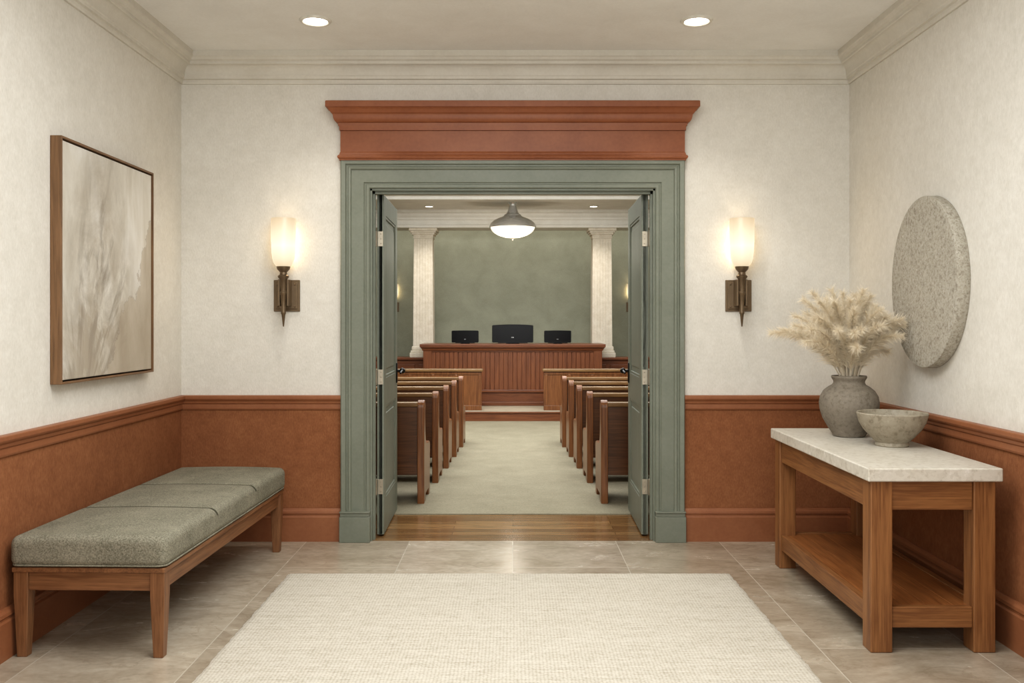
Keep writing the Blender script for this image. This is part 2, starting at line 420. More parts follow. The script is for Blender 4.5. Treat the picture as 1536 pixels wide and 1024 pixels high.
bm = B(); box(bm, CX, CX+.1, WT, CY, 0, ZK); finish(bm, 'wall_court_right', M['sage_wall'], **S)
bm = B(); box(bm, -CX-.1, CX+.1, CY, CY+.1, 0, ZK); finish(bm, 'wall_court_back', M['sage_wall'], **S)

path = [(XL, YB), (XL, 0), (XR, 0), (XR, YB)]
mp = lambda x, y, h: (x, y, h)
crown = [(0,2.975),(.012,2.975),(.016,2.985),(.016,3.0),(.03,3.004),(.03,3.02)]
for i in range(9):
    a = math.pi/2*i/8; crown.append((.034+.045*(1-math.cos(a)), 3.026+.06*math.sin(a)))
crown += [(.084,3.09),(.084,3.104),(.1,3.112),(.108,3.125),(.116,3.13),(.116,ZC),(0,ZC)]
for i, nm in enumerate(('left', 'back', 'right')):
    bm = B(); sweep(bm, crown, path, 1, mp, [i]); finish(bm, 'trim_crown_'+nm, M['crown'], **S)
rail = [(0,.857),(.010,.857),(.013,.866),(.013,.892),(.02,.898),(.024,.912),(.034,.922),(.038,.93),(.038,.946),(.034,.95),(0,.95)]
base = [(0,0),(.024,0),(.024,.158),(.018,.166),(.018,.176),(.024,.182),(.022,.196),(.012,.206),(.008,.214),(0,.214)]
pl = [(XL, YB), (XL, 0), (-1.115, 0)]; pr = [(1.115, 0), (XR, 0), (XR, YB)]
for prof, nm in ((rail, 'trim_rail'), (base, 'baseboard')):
    for i, (p, sg, s) in enumerate(((pl,0,'left'),(pl,1,'back_left'),(pr,0,'back_right'),(pr,1,'right'))):
        bm = B(); sweep(bm, prof, p, 1, mp, [sg]); finish(bm, f'{nm}_{s}', M['terra'], **S)

# door casing
dp = [(-HW, .0), (-HW, HT), (HW, HT), (HW, .0)]
cas = [(0,0),(0,.016),(.006,.022),(.022,.022),(.028,.016),(.034,.016),(.04,.024),(.118,.024),(.124,.034),(.136,.038),(.142,.032),(.15,.032),(.156,.046),(.181,.048),(.187,.042),(.187,0)]
bm = B(); sweep(bm, cas, dp, -1, lambda u, v, h: (u, -h, v)); finish(bm, 'trim_door_casing', M['sage'], **S)
bm = B()
box(bm, -HW, -HW+.012, -.005, WT+.01, 0, HT); box(bm, HW-.012, HW, -.005, WT+.01, 0, HT); box(bm, -HW, HW, -.005, WT+.01, HT-.012, HT)
box(bm, -HW+.012, -HW+.026, .03, .07, 0, HT-.012); box(bm, HW-.026, HW-.012, .03, .07, 0, HT-.012); box(bm, -HW+.012, HW-.012, .03, .07, HT-.03, HT-.012)
finish(bm, 'trim_door_jamb', M['sage'], **S)
for s, nm in ((-1, 'left'), (1, 'right')):
    bm = B()
    x0, x1 = sorted((s*(HW-.004), s*(HW+.194)))
    box(bm, x0, x1, -.056, 0, 0, .165, .003); box(bm, x0+.004, x1-.004, -.05, 0, .165, .19, .004); box(bm, x0+.001, x1-.001, -.058, 0, .19, .2, .003)
    finish(bm, 'trim_plinth_'+nm, M['sage'], **S)
# header entablature
hp = lambda w, d: [(-w, 0), (-w, -d), (w, -d), (w, 0)]
bm = B()
box(bm, -1.115, 1.115, -.045, 0, 2.52, 2.72)
finish(bm, 'trim_header_frieze', M['terra_dark'], **S)
bm = B()
sweep(bm, [(0,2.472),(.014,2.472),(.014,2.478),(.022,2.484),(.026,2.494),(.022,2.503),(.014,2.508),(.012,2.518),(.006,2.53),(0,2.532)], hp(1.107, .04), 1, mp)
finish(bm, 'trim_header_bead', M['terra_dark'], **S)
hc = [(0,2.665),(.008,2.665),(.012,2.675),(.012,2.69),(.02,2.694),(.022,2.71)]
for i in range(7):
    a = math.pi/2*i/6; hc.append((.022+.03*math.sin(a)*.9, 2.712+.045*(1-math.cos(a))))
hc += [(.052,2.765),(.06,2.77),(.072,2.79),(.082,2.80),(.09,2.802),(.09,2.838),(.084,2.842),(0,2.842)]
bm = B(); sweep(bm, hc, hp(1.107, .04), 1, mp); box(bm, -1.12, 1.12, -.06, 0, 2.665, 2.835)
finish(bm, 'trim_header_crown', M['terra_dark'], **S)

# doors
def door(name, side):
    W, T, H0, H1 = .84, .046, .012, 2.275
    hinge = Vector((side*.903, WT+.008, 0)); ang = math.radians(1.2)*-side
    bm = B()
    def bx(a0, a1, y0, y1, z0, z1, bev=0):
        p, q = sorted((-side*a0, -side*a1)); box(bm, p, q, y0, y1, z0, z1, bev)
    bx(.012, T-.012, 0, W, H0, H1)
    st = .115
    for (a, b2) in ((0, st), (W-st, W)): bx(0, T, a, b2, H0, H1, .002)
    rails = [(H0, .24), (.86, 1.05), (H1-.13, H1)]
    for (a, b2) in rails: bx(.0005, T-.0005, st-.002, W-st+.002, a, b2, .002)
    for (a, b2) in ((.24, .86), (1.05, H1-.13)):
        for k in range(2):
            g = .0 if k == 0 else .055
            if k == 1: bx(.006, T-.006, st+g, W-st-g, a+g, b2-g, .005)
            else:
                for (y0, y1, z0, z1) in ((st, st+.018, a, b2), (W-st-.018, W-st, a, b2), (st, W-st, a, a+.018), (st, W-st, b2-.018, b2)):
                    bx(.004, T-.004, y0, y1, z0, z1, .004)
    ob = finish(bm, name, M['sage'], world=True, kind='structure')
    ob.location = hinge; ob.rotation_euler = (0, 0, ang); ob['_o'] = (0,0,0)
    for z in (1.98, 1.06, .33):
        bm = B(); p, q = sorted((-side*.004, -side*(T-.006)))
        box(bm, p, q, -.0035, .0, z-.05, z+.05, .001)
        lathe(bm, [(0,z-.055),(.006,z-.054),(.0075,z-.05),(.0075,z+.05),(.006,z+.054),(0,z+.055)], side*.006, -.004, 14)
        for dz in (-.032, 0, .032):
            bmesh.ops.create_icosphere(bm, subdivisions=1, radius=.004, matrix=Matrix.Translation((-side*.026, -.004, z+dz)))
        finish(bm, 'hinge', M['steel'], parent=ob, label='satin steel butt hinge')
    z = 1.06; y = W-.06
    for f in (1, -1):
        bm = B()
        x0 = -side*T if f == 1 else 0; d = -side*f
        p, q = sorted((x0, x0+d*.008)); box(bm, p, q, y-.022, y+.022, z-.09, z+.06, .003)
        tube(bm, [(x0, y, z), (x0+d*.045, y, z)], .009, 12)
        tube(bm, [(x0+d*.045, y+.012, z), (x0+d*.047, y-.04, z+.002), (x0+d*.045, y-.09, z-.004), (x0+d*.042, y-.115, z-.012)], .010, 12, .007)
        bmesh.ops.create_uvsphere(bm, u_segments=12, v_segments=8, radius=.022, matrix=Matrix.Translation((x0+d*.045, y, z)))
        finish(bm, 'handle', M['blackm'], parent=ob, smooth=True, label='black iron lever handle')
door('door_1', -1); door('door_2', 1)

# recessed downlights
def downlight(loc, group, r=.082):
    x, y, z = loc
    e = thing('recessed_downlight', (x, y, z-.012), 'round glowing recessed downlight with white trim ring in ceiling', 'ceiling light', group)
    bm = B(); lathe(bm, [(r*.8,z-.001),(r*.82,z-.006),(r*.9,z-.012),(r*1.05,z-.012),(r*1.12,z-.004),(r*1.12,z)], x, y, 40)
    finish(bm, 'trim_ring', M['white'], e, smooth=True)
    bm = B(); lathe(bm, [(0,z-.005),(r*.82,z-.005)], x, y, 40); bmesh.ops.recalc_face_normals(bm, faces=bm.faces)
    finish(bm, 'lamp_lens', M['lamp'], e)
    return e
d0 = downlight((-1.136, -.70, ZC), 'foyer recessed downlights')
copy_thing(d0, (1.06, -.70, ZC-.012))
d1 = downlight((-1.29, 8.2, ZK), 'courtroom recessed downlights', .07)
copy_thing(d1, (1.25, 8.2, ZK-.012))

# wall sconces
def sconce():
    X, Z = -1.47, 1.6; sy = -.10
    e = thing('wall_sconce', (X, 0, Z), 'bronze torch wall sconce with lit frosted glass cylinder shade', 'wall lamp', 'torch sconces')
    bm = B(); box(bm, X-.085, X+.085, -.014, 0, 1.495, 1.7, .004); box(bm, X-.07, X+.07, -.022, -.012, 1.51, 1.685, .004)
    for a in (-1, 1):
        for z in (1.525, 1.67): bmesh.ops.create_icosphere(bm, subdivisions=2, radius=.006, matrix=Matrix.Translation((X+a*.055, -.023, z)))
    finish(bm, 'backplate', M['bronze'], e)
    bm = B(); box(bm, X-.016, X+.016, sy, -.02, 1.575, 1.61, .005); box(bm, X-.034, X-.022, sy-.01, -.018, 1.53, 1.70, .003); box(bm, X+.022, X+.034, sy-.01, -.018, 1.53, 1.70, .003)
    box(bm, X-.034, X+.034, sy-.006, sy+.014, 1.645, 1.66, .003)
    finish(bm, 'bracket', M['bronze'], e)
    bm = B()
    lathe(bm, [(0,1.395),(.004,1.40),(.012,1.475),(.016,1.482),(.016,1.492),(.013,1.5),(.021,1.60),(.026,1.607),(.026,1.618),(.02,1.624),(.024,1.70),(.034,1.712),(.036,1.722),(.024,1.73),(.022,1.745),(.04,1.765),(.044,1.782),(.038,1.785),(0,1.785)], X, sy, 28)
    finish(bm, 'stem', M['bronze'], e, smooth=True)
    bm = B()
    po = [(.0,1.776),(.038,1.778),(.052,1.79),(.063,1.81),(.070,1.835),(.0745,1.87),(.0775,1.95),(.0785,2.085),(.077,2.09),(.075,2.085),(.074,1.9),(.06,1.81),(0,1.80)]
    lathe(bm, po, X, sy, 48)
    finish(bm, 'lamp_shade', M['shade'], e, smooth=True, label='lit frosted glass shade')
    return e
s0 = sconce()
s1 = copy_thing(s0, (1.47, 0, 1.6))
s2 = copy_thing(s0, (-2.03, CY, 1.68), 0, .8); s3 = copy_thing(s0, (2.03, CY, 1.68), 0, .8)

def plight(loc, e, r, color=(1,.8,.55)):
    l = bpy.data.lights.new('lamp_bulb', 'POINT'); l.energy = e; l.shadow_soft_size = r; l.color = color
    o = bpy.data.objects.new('lamp_bulb', l); o.location = loc; COL.objects.link(o); return o
def area(loc, rot, sx_, sy_, e, color=(.94,.975,1), name='ceiling_panel'):
    l = bpy.data.lights.new(name, 'AREA'); l.shape = 'RECTANGLE'; l.size = sx_; l.size_y = sy_; l.energy = e; l.color = color
    o = bpy.data.objects.new(name, l); o.location = loc; o.rotation_euler = rot; COL.objects.link(o); return o
for x in (-1.47, 1.47):
    plight((x, -.10, 1.96), .7, .03)
    area((x, -.020, 1.93), (math.radians(-90), 0, 0), .11, .24, 2.7, (1,.78,.50), 'sconce_halo_fill')  # added light hidden behind the shade, makes the halo on the wall
for x in (-2.03, 2.03):
    plight((x, CY-.08, 1.97), 1.2, .025)
    area((x, CY-.015, 1.95), (math.radians(-90), 0, 0), .09, .2, 3, (1,.76,.46), 'sconce_halo_fill')  # same added halo light behind the courtroom shades
area((0, -3.0, ZC-.02), (0,0,0), 1.9, 1.9, 92)  # unseen soft fill added under the foyer ceiling
area((0, -6.4, 1.8), (math.radians(108),0,0), 3.6, 1.8, 78)  # added front fill behind the camera, tilted up towards the ceiling
area((0, 2.6, ZK-.02), (0,0,0), 4.5, 3.0, 155)  # unseen fill added over the pews
area((0, 5.4, ZK-.02), (math.radians(16),0,0), 5, 1.8, 290)
area((0, 9.35, 3.16), (math.radians(28),0,0), 5.5, .25, 14, (1,.97,.92), 'added_wall_wash')  # added wash for the courtroom back wall, hidden behind the entablature
def spot(loc, e, ang=110, color=(1,.95,.88)):
    l = bpy.data.lights.new('downlight_beam', 'SPOT'); l.energy = e; l.spot_size = math.radians(ang); l.spot_blend = .8; l.shadow_soft_size = .06; l.color = color
    o = bpy.data.objects.new('downlight_beam', l); o.location = loc; COL.objects.link(o)
for x in (-1.136, 1.06): spot((x, -.70, ZC-.03), 32)
for x in (-1.29, 1.25): spot((x, 8.2, ZK-.03), 60)
spot((0, -.6, ZC-.03), 12, 80)  # centre spot without a downlight fitting

# rug
bm = B()
rx0, rx1, ry0, ry1 = -1.265, 1.225, -3.5, -.806
nx, ny = 130, 120
g = [[None]*(ny+1) for _ in range(nx+1)]
for i in range(nx+1):
    for j in range(ny+1):
        x = rx0+(rx1-rx0)*i/nx; y = ry0+(ry1-ry0)*j/ny
        ed = min(i, nx-i, j, ny-j)
        if ed == 0: x += random.uniform(-.004, .004); y += random.uniform(-.005, .005)
        z = .014+random.uniform(-.0006, .0006) if ed > 0 else .004
        g[i][j] = bm.verts.new((x, y, z))
for i in range(nx):
    for j in range(ny): bm.faces.new((g[i][j], g[i+1][j], g[i+1][j+1], g[i][j+1]))
bd = [e for e in bm.edges if e.is_boundary]
r = bmesh.ops.extrude_edge_only(bm, edges=bd)
for v in r['geom']:
    if isinstance(v, bmesh.types.BMVert): v.co.z = 0.0
finish(bm, 'area_rug', M['rug'], smooth=True, label='large ivory woven wool area rug on the stone floor', category='rug')

# ------------------------------------------------------------------ upholstered bench
def rounded_grid(bm, c, h, r, n=(10,10,6), fn=None):
    cache = {}
    def V(p):
        key = tuple(round(x, 6) for x in p)
        if key in cache: return cache[key]
        q = Vector([p[i]*h[i] for i in range(3)])
        inn = Vector([max(-(h[i]-r), min(h[i]-r, q[i])) for i in range(3)])
        d = q-inn
        if d.length > 1e-9:
            q = inn+d.normalized()*r
        if fn: q = fn(q)
        v = bm.verts.new(Vector(c)+q); cache[key] = v; return v
    def lin(nn, half):
        k = min(.9, r/half); out = []
        e = 5
        for i in range(e): out.append(-1+k*i/e)
        for i in range(nn+1): out.append(-(1-k)+2*(1-k)*i/nn)
        for i in range(1, e+1): out.append((1-k)+k*i/e)
        return out
    L = [lin(n[i], h[i]) for i in range(3)]
    for ax in range(3):
        a, b2 = [(1,2),(2,0),(0,1)][ax]
        for s in (-1, 1):
            for i in range(len(L[a])-1):
                for j in range(len(L[b2])-1):
                    ps = []
                    for (u, v) in ((i,j),(i+1,j),(i+1,j+1),(i,j+1)):
                        p = [0,0,0]; p[ax] = s; p[a] = L[a][u]; p[b2] = L[b2][v]; ps.append(V(p))
                    if s < 0: ps.reverse()
                    try: bm.faces.new(ps)
                    except ValueError: pass
bx0, bx1, by0, by1 = -2.108, -1.45, -2.10, -.24
e = thing('upholstered_bench', ((bx0+bx1)/2, (by0+by1)/2, 0), 'long walnut bench with sage green tweed cushion against the wall', 'bench')
def legt(bm, x, y, z1, w0, w1, dx=0, dy=0):
    a = w1/2; t = w0/2
    top = [(x-t,y-t),(x+t,y-t),(x+t,y+t),(x-t,y+t)]; bot = [(x-a+dx,y-a+dy),(x+a+dx,y-a+dy),(x+a+dx,y+a+dy),(x-a+dx,y+a+dy)]
    A = [bm.verts.new((p[0],p[1],0)) for p in bot]; Bm = [bm.verts.new((p[0],p[1],.26)) for p in top]; Cc = [bm.verts.new((p[0],p[1],z1)) for p in top]
    fs = [bm.faces.new(A[::-1]), bm.faces.new(Cc)]
    for P, Q in ((A, Bm), (Bm, Cc)):
        for i in range(4): fs.append(bm.faces.new((P[i], P[(i+1)%4], Q[(i+1)%4], Q[i])))
    bmesh.ops.bevel(bm, geom=list(set(ed for f in fs for ed in f.edges)), offset=.003, segments=2, affect='EDGES', profile=.5)
for x in (bx0+.036, bx1-.036):
    for y in (by0+.036, by1-.036):
        bm = B(); legt(bm, x, y, .366, .062, .042); finish(bm, 'leg', M['bench_wood'], e)
for (a, b2) in ((bx1-.058, bx1-.02), (bx0+.02, bx0+.058)):
    bm = B(); box(bm, a, b2, by0+.06, by1-.06, .285, .366, .003); finish(bm, 'side_rail', M['bench_wood_x'], e)
for (a, b2) in ((by0+.016, by0+.052), (by1-.052, by1-.016)):
    bm = B(); box(bm, bx0+.06, bx1-.06, a, b2, .285, .366, .003); finish(bm, 'end_rail', M['bench_wood_h'], e)
bm = B(); box(bm, bx0+.0, bx1-.0, by0, by1, .364, .386, .004); finish(bm, 'seat_deck', M['bench_wood_x'], e)
bm = B()
cxb, cyb, hy = (bx0+bx1)/2, (by0+by1)/2, (by1-by0)/2+.012
def fn(q):
    if q.z > .02:
        seg = (q.y+hy)/(2*hy)*3; d = abs((seg+.5) % 1-.5)*2*hy/3
        edge = min(seg, 3-seg); kz = min(1, (q.z-.02)/.03)
        if edge > .4: q.z -= .009*kz*math.exp(-(d/.014)**2)
        q.z += .012*kz*max(0, 1-(q.x/.34)**2)*(.6+.4*math.sin(math.pi*seg)**2)
    return q
rounded_grid(bm, (cxb, cyb, .452), (.338, hy, .066), .036, (14, 190, 3), fn)
finish(bm, 'seat_cushion', M['cushion'], e, smooth=True, label='sage green tweed seat cushion with cross seams')
for k in (1, 2):
    ys = -hy+2*hy*k/3
    pts = []
    # seam runs left shoulder -> top -> right shoulder
    for i in range(8, 0, -1):
        a = math.radians(90+90*i/8); pts.append(Vector((-.302+.036*math.cos(a), ys, .030+.036*math.sin(a))))
    for i in range(25): pts.append(Vector((-.302+.604*i/24, ys, .066)))
    for i in range(1, 9):
        a = math.radians(90-90*i/8); pts.append(Vector((.302+.036*math.cos(a), ys, .030+.036*math.sin(a))))
    pts = [fn(q) for q in pts]
    P_ = [(cxb+q.x*1.004, cyb+q.y, .452+q.z+.003) for q in pts]
    bm = B(); tube(bm, P_, .004, 6); finish(bm, 'cushion_seam', M['seam'], e, smooth=True)
def rr(hx, hy_, r, zp, n=6):
    pts = []
    for (sx_, sy_, a0) in ((1,1,0),(-1,1,90),(-1,-1,180),(1,-1,270)):
        for i in range(n+1):
            a = math.radians(a0+90*i/n); pts.append((cxb+sx_*(hx-r)+r*math.cos(a), cyb+sy_*(hy_-r)+r*math.sin(a), zp))
    pts.append(pts[0]); return pts
bm = B(); tube(bm, rr(.332, hy-.006, .036, .396), .004, 8)
finish(bm, 'cushion_piping', M['cushion'], e, smooth=True)
e.rotation_euler = (0, 0, math.radians(-1.3))

# ------------------------------------------------------------------ console table
tx0, tx1, ty0, ty1 = 1.545, 2.085, -2.03, -.58
e = thing('console_table', ((tx0+tx1)/2, (ty0+ty1)/2, 0), 'oak console table with pale stone top and lower shelf', 'console table')
bm = B(); box(bm, tx0-.02, tx1+.02, ty0-.025, ty1+.02, .742, .80, .006, 3); finish(bm, 'table_top', M['slab'], e, label='pale travertine slab top')
lw = .095
for x in (tx0, tx1-lw):
    for y in (ty0, ty1-lw):
        bm = B(); box(bm, x, x+lw, y, y+lw, 0, .742, .005); finish(bm, 'leg', M['tbl_z'], e)
for (a, b2) in ((tx0+.012, tx0+.045), (tx1-.045, tx1-.012)):
    bm = B(); box(bm, a, b2, ty0+lw, ty1-lw, .615, .741, .003); finish(bm, 'long_apron', M['tbl_y'], e)
    bm = B(); box(bm, a, b2, ty0+lw, ty1-lw, .105, .195, .003); finish(bm, 'long_stretcher', M['tbl_y'], e)
for (a, b2) in ((ty0+.012, ty0+.045), (ty1-.045, ty1-.012)):
    bm = B(); box(bm, tx0+lw, tx1-lw, a, b2, .615, .741, .003); finish(bm, 'short_apron', M['tbl_x'], e)
    bm = B(); box(bm, tx0+lw, tx1-lw, a, b2, .105, .195, .003); finish(bm, 'short_stretcher', M['tbl_x'], e)
bm = B()
nb = 4; wy = (tx1-tx0-.09)/nb
for i in range(nb): box(bm, tx0+.045+wy*i, tx0+.045+wy*(i+1), ty0+.045, ty1-.045, .165, .190, .002)
finish(bm, 'shelf', M['shelf'], e, label='orange-brown oak plank shelf')

# vase, bowl
vx, vy, vz = 1.85, -.94, .80
bm = B()
prof = [(0,0),(.075,0),(.085,.004),(.09,.015),(.112,.05),(.14,.10),(.155,.15),(.158,.185),(.152,.22),(.135,.25),(.108,.272),(.088,.284),(.082,.295),(.083,.305),(.090,.316),(.094,.325),(.092,.332),(.084,.333),(.074,.325),(.070,.30),(.095,.26),(.13,.2),(.12,.1),(.07,.03),(0,.025)]
lathe(bm, [(r, z+vz) for r, z in prof], vx, vy, 64)
finish(bm, 'stoneware_vase', M['vase'], smooth=True, origin=(vx, vy, vz), label='round matte grey-brown stoneware vase on the stone table top', category='vase')
ox, oy = 1.925, -1.33
bm = B()
prof = [(0,0),(.078,0),(.082,.004),(.08,.014),(.078,.02),(.105,.045),(.14,.085),(.16,.12),(.17,.155),(.172,.165),(.169,.170),(.162,.167),(.15,.125),(.12,.075),(.08,.042),(0,.032)]
lathe(bm, [(r, z+vz) for r, z in prof], ox, oy, 64, lambda a, z: 1+.006*math.sin(3*a+z*9))
finish(bm, 'stoneware_bowl', M['bowl'], smooth=True, origin=(ox, oy, vz), label='empty mottled beige stoneware bowl on the stone table top', category='bowl')

# pampas grass
rnd = random.Random(11)
mouth = Vector((vx, vy, vz+.325))
NP = 66
bq = thing('pampas_bouquet', tuple(mouth-Vector((0,0,.2))), 'fluffy cream dried pampas grass bunch in the stoneware vase', 'dried flowers')
for k in range(NP):
    az = 2*math.pi*(k*.61803398)+rnd.uniform(-.3,.3)
    h = math.sqrt((k+.5)/NP)
    cxx, syy = math.cos(az), math.sin(az)
    R = (.27 if cxx > 0 else .25+.18*abs(cxx)**1.5)*abs(cxx)+.26*abs(syy)
    R = R/(abs(cxx)+abs(syy))*1.12
    tipz = .07+.38*math.sqrt(max(0, 1-(h*.97)**2))+rnd.uniform(-.08, .05)
    tip = mouth+Vector((cxx*R*h, syy*R*h, tipz))
    m0 = mouth+Vector((cxx*.05*h, syy*.05*h, 0))
    mid = mouth+Vector((cxx*R*h*.40, syy*R*h*.40, tipz*.62+.04+.06*h))
    foot = Vector((vx-cxx*.03*h, vy-syy*.03*h, vz+.06))
    def cur(t): return m0*(1-t)**2+mid*2*t*(1-t)+tip*t*t
    bm = B(); tube(bm, [foot]+[cur(t/8) for t in range(0, 9)], .0022, 6, .0008)
    finish(bm, 'stem', M['pampas'], bq)
    bm = B()
    for i in range(900):
        t = .10+.92*rnd.random()**.85; p = cur(t); tg = (cur(min(1, t+.03))-cur(max(0, t-.03))).normalized()
        a = rnd.uniform(0, 2*math.pi); u = tg.orthogonal().normalized(); w = tg.cross(u); rad = u*math.cos(a)+w*math.sin(a)
        env = max(0, 1.1-t)**.4
        ln = (.030+.060*rnd.random()**1.3)*(.35+.8*env)
        d0 = (tg*.8+rad*rnd.uniform(.2,1.05)).normalized(); d1 = (d0+Vector((0,0,-.26))+rad*.3).normalized()
        p1 = p+d0*ln*.5; p2 = p1+d1*ln*.55
        for q in (p1, p2):
            if q.x > XR-.03: q.x = XR-.03
        sd = d0.cross(Vector((rnd.uniform(-1,1), rnd.uniform(-1,1), rnd.uniform(-1,1)))).normalized(); wd = rnd.uniform(.0004, .0009)
        v = [bm.verts.new(q) for q in (p-sd*wd, p+sd*wd, p1+sd*wd*1.2, p1-sd*wd*1.2, p2)]
        bm.faces.new(v[:4]); bm.faces.new((v[3], v[2], v[4]))
    finish(bm, 'plume', M['pampas'], bq)

# wall disc
dy, dz, ry, rz, th = -1.21, 1.635, .385, .446, .065
bm = B(); seg = 96
def ring(x, k): return [bm.verts.new((x, dy+ry*k*math.cos(2*math.pi*i/seg), dz+rz*k*math.sin(2*math.pi*i/seg))) for i in range(seg)]
rs = [ring(XR-.0, .985), ring(XR-.01, 1), ring(XR-th+.006, 1), ring(XR-th+.0015, .995), ring(XR-th, .985)]
for q in range(1, 12): rs.append(ring(XR-th, .985*(1-q/12)))
for A, Bq in zip(rs, rs[1:]):
    for i in range(seg):
        f = bm.faces.new((A[i], A[(i+1)%seg], Bq[(i+1)%seg], Bq[i]))
bm.faces.new(rs[-1]); bm.faces.new(rs[0][::-1])
bmesh.ops.recalc_face_normals(bm, faces=bm.faces)
finish(bm, 'wall_disc', M['disc'], smooth=True, label='large round pitted grey limestone disc hung on the plaster wall', category='wall art')

# framed painting
y0, y1, z0, z1, fx = -1.705, -.60, 1.135, 2.30, .055
e = thing('framed_painting', (XL, (y0+y1)/2, (z0+z1)/2), 'abstract beige and taupe brushstroke painting in walnut frame', 'painting')
fw = .011
for (a, b2, c, d, mt) in ((y0, y0+fw, z0, z1, 'frame'), (y1-fw, y1, z0, z1, 'frame'), (y0+fw, y1-fw, z0, z0+fw, 'framey'), (y0+fw, y1-fw, z1-fw, z1, 'framey')):
    bm = B(); box(bm, XL+.001, XL+fx, a, b2, c, d, .002); finish(bm, 'frame_bar', M[mt], e)
bm = B(); box(bm, XL+.012, XL+fx-.008, y0+fw+.008, y1-fw-.008, z0+fw+.008, z1-fw-.008, .002); finish(bm, 'canvas', M['art'], e, label='abstract wash painted canvas')
bm = B(); box(bm, XL+.001, XL+.012, y0+fw, y1-fw, z0+fw, z1-fw); finish(bm, 'backing', M['blackm'], e)

# ------------------------------------------------------------------ COURTROOM
PY, PH = 7.14, .143
bm = B(); box(bm, -CX, CX, PY, CY, .008, PH-.02); box(bm, -CX, CX, PY-.015, PY+.12, PH-.022, PH-.001, .004)
finish(bm, 'floor.003', M['mahogx'], **S)
bm = B(); box(bm, -CX, CX, PY+.0, CY, PH-.02, PH); finish(bm, 'floor.004', M['tread'], **S)
bm = B(); box(bm, -CX, CX, 8.72, 9.2, 2.93, ZK)
sweep(bm, [(0,3.05),(.02,3.055),(.03,3.09),(.06,3.12),(.07,3.15),(.1,3.17),(.1,ZK),(0,ZK)], [(-CX, 8.72), (CX, 8.72)], 1, mp)
sweep(bm, [(0,2.93),(.02,2.93),(.02,2.97),(.01,2.98),(0,2.98)], [(-CX, 8.72), (CX, 8.72)], 1, mp)
finish(bm, 'trim_entablature', M['court_white'], **S)
bm = B()
sweep(bm, [(0,3.02),(.03,3.02),(.05,3.1),(.12,3.16),(.14,ZK),(0,ZK)], [(-CX, WT), (-CX, CY), (CX, CY), (CX, WT)], 1, mp)
finish(bm, 'trim_court_crown', M['court_white'], **S)
bm = B(); box(bm, -CX, CX, 7.05, 7.3, ZK-.05, ZK, .01); finish(bm, 'trim_ceiling_beam', M['court_white'], **S)
for s in (-1, 1):
    x0, x1 = sorted((s*1.1, s*CX))
    bm = B(); box(bm, x0, x1, 8.76, 9.16, PH, .83)
    box(bm, x0, x1, 8.72, 9.2, .815, .852, .006); box(bm, x0, x1, 8.735, 8.77, PH, .24, .004)
    for i in range(6):
        a = x0+.05+i*(x1-x0-.05)/6; box(bm, a, a+(x1-x0)/6-.07, 8.745, 8.77, .32, .74, .006)
    finish(bm, 'wall_panel_'+('left' if s < 0 else 'right'), M['mahogx'], **S)
# columns: square, faintly reeded piers
def column(x):
    y = 8.96
    e = thing('square_column', (x, y, .852), 'cream stone square column on a wood paneled ledge', 'column', 'courtroom columns')
    bm = B(); box(bm, x-.215, x+.215, y-.2, y+.2, .852, .93, .008); box(bm, x-.20, x+.20, y-.185, y+.185, .93, .965, .01)
    box(bm, x-.185, x+.185, y-.17, y+.17, .965, 1.03, .012)
    finish(bm, 'column_base', M['colstone'], e)
    bm = B()
    def sec(hw):
        n = 6; w = 2*(hw-.02)/n; side = [(-hw, -hw)]
        for i in range(n):
            a = -(hw-.02)+i*w
            side += [(a+w*.18, -hw), (a+w*.3, -hw+.0014), (a+w*.5, -hw+.0024), (a+w*.7, -hw+.0014), (a+w*.82, -hw)]
        out = []
        for q in range(4):
            c_, s_ = [(1,0),(0,1),(-1,0),(0,-1)][q]
            out += [(px_*c_-py_*s_, px_*s_+py_*c_) for px_, py_ in side]
        return out
    A = [bm.verts.new((x+a, y+b2, 1.02)) for a, b2 in sec(.162)]; Bq = [bm.verts.new((x+a, y+b2, 2.79)) for a, b2 in sec(.150)]
    for i in range(len(A)):
        j = (i+1) % len(A); bm.faces.new((A[i], A[j], Bq[j], Bq[i]))
    finish(bm, 'shaft', M['colstone'], e, recalc=True)
    bm = B(); box(bm, x-.16, x+.16, y-.16, y+.16, 2.765, 2.79, .006); box(bm, x-.158, x+.158, y-.155, y+.155, 2.79, 2.83, .004)
    box(bm, x-.185, x+.185, y-.18, y+.18, 2.825, 2.86, .012); box(bm, x-.205, x+.205, y-.2, y+.2, 2.855, 2.885, .008); box(bm, x-.225, x+.225, y-.22, y+.22, 2.885, 2.93, .006)
    finish(bm, 'capital', M['colstone'], e); return e
c0 = column(-1.44); copy_thing(c0, (1.44, 8.96, .852))

# judge's bench
e = thing('judge_bench', (0, 8.4, PH), 'mahogany judge bench with vertical beadboard front on the platform', 'judge bench')
jx = 1.37; jy = 8.10
bm = B()
pts = []; n = 36; w = 2*(jx-.12)/n
for i in range(n):
    x = -(jx-.12)+i*w; pts += [(x+.006, jy), (x+w-.006, jy), (x+w-.003, jy+.012), (x+w+.003, jy+.012)]
pts = pts[:-2]+[(jx-.12, jy+.05), (-(jx-.12), jy+.05)]
prism(bm, pts, 2, .36, .98); finish(bm, 'beadboard_panel', M['mahog'], e)
for s in (-1, 1):
    bm = B()
    x0, x1 = sorted((s*(jx-.13), s*jx)); box(bm, x0, x1, jy-.02, jy+.06, PH, 1.03, .005)
    x0, x1 = sorted((s*(jx-.05), s*jx)); box(bm, x0, x1, jy+.05, jy+.62, PH, 1.03, .004)
    finish(bm, 'end_panel', M['mahog'], e)
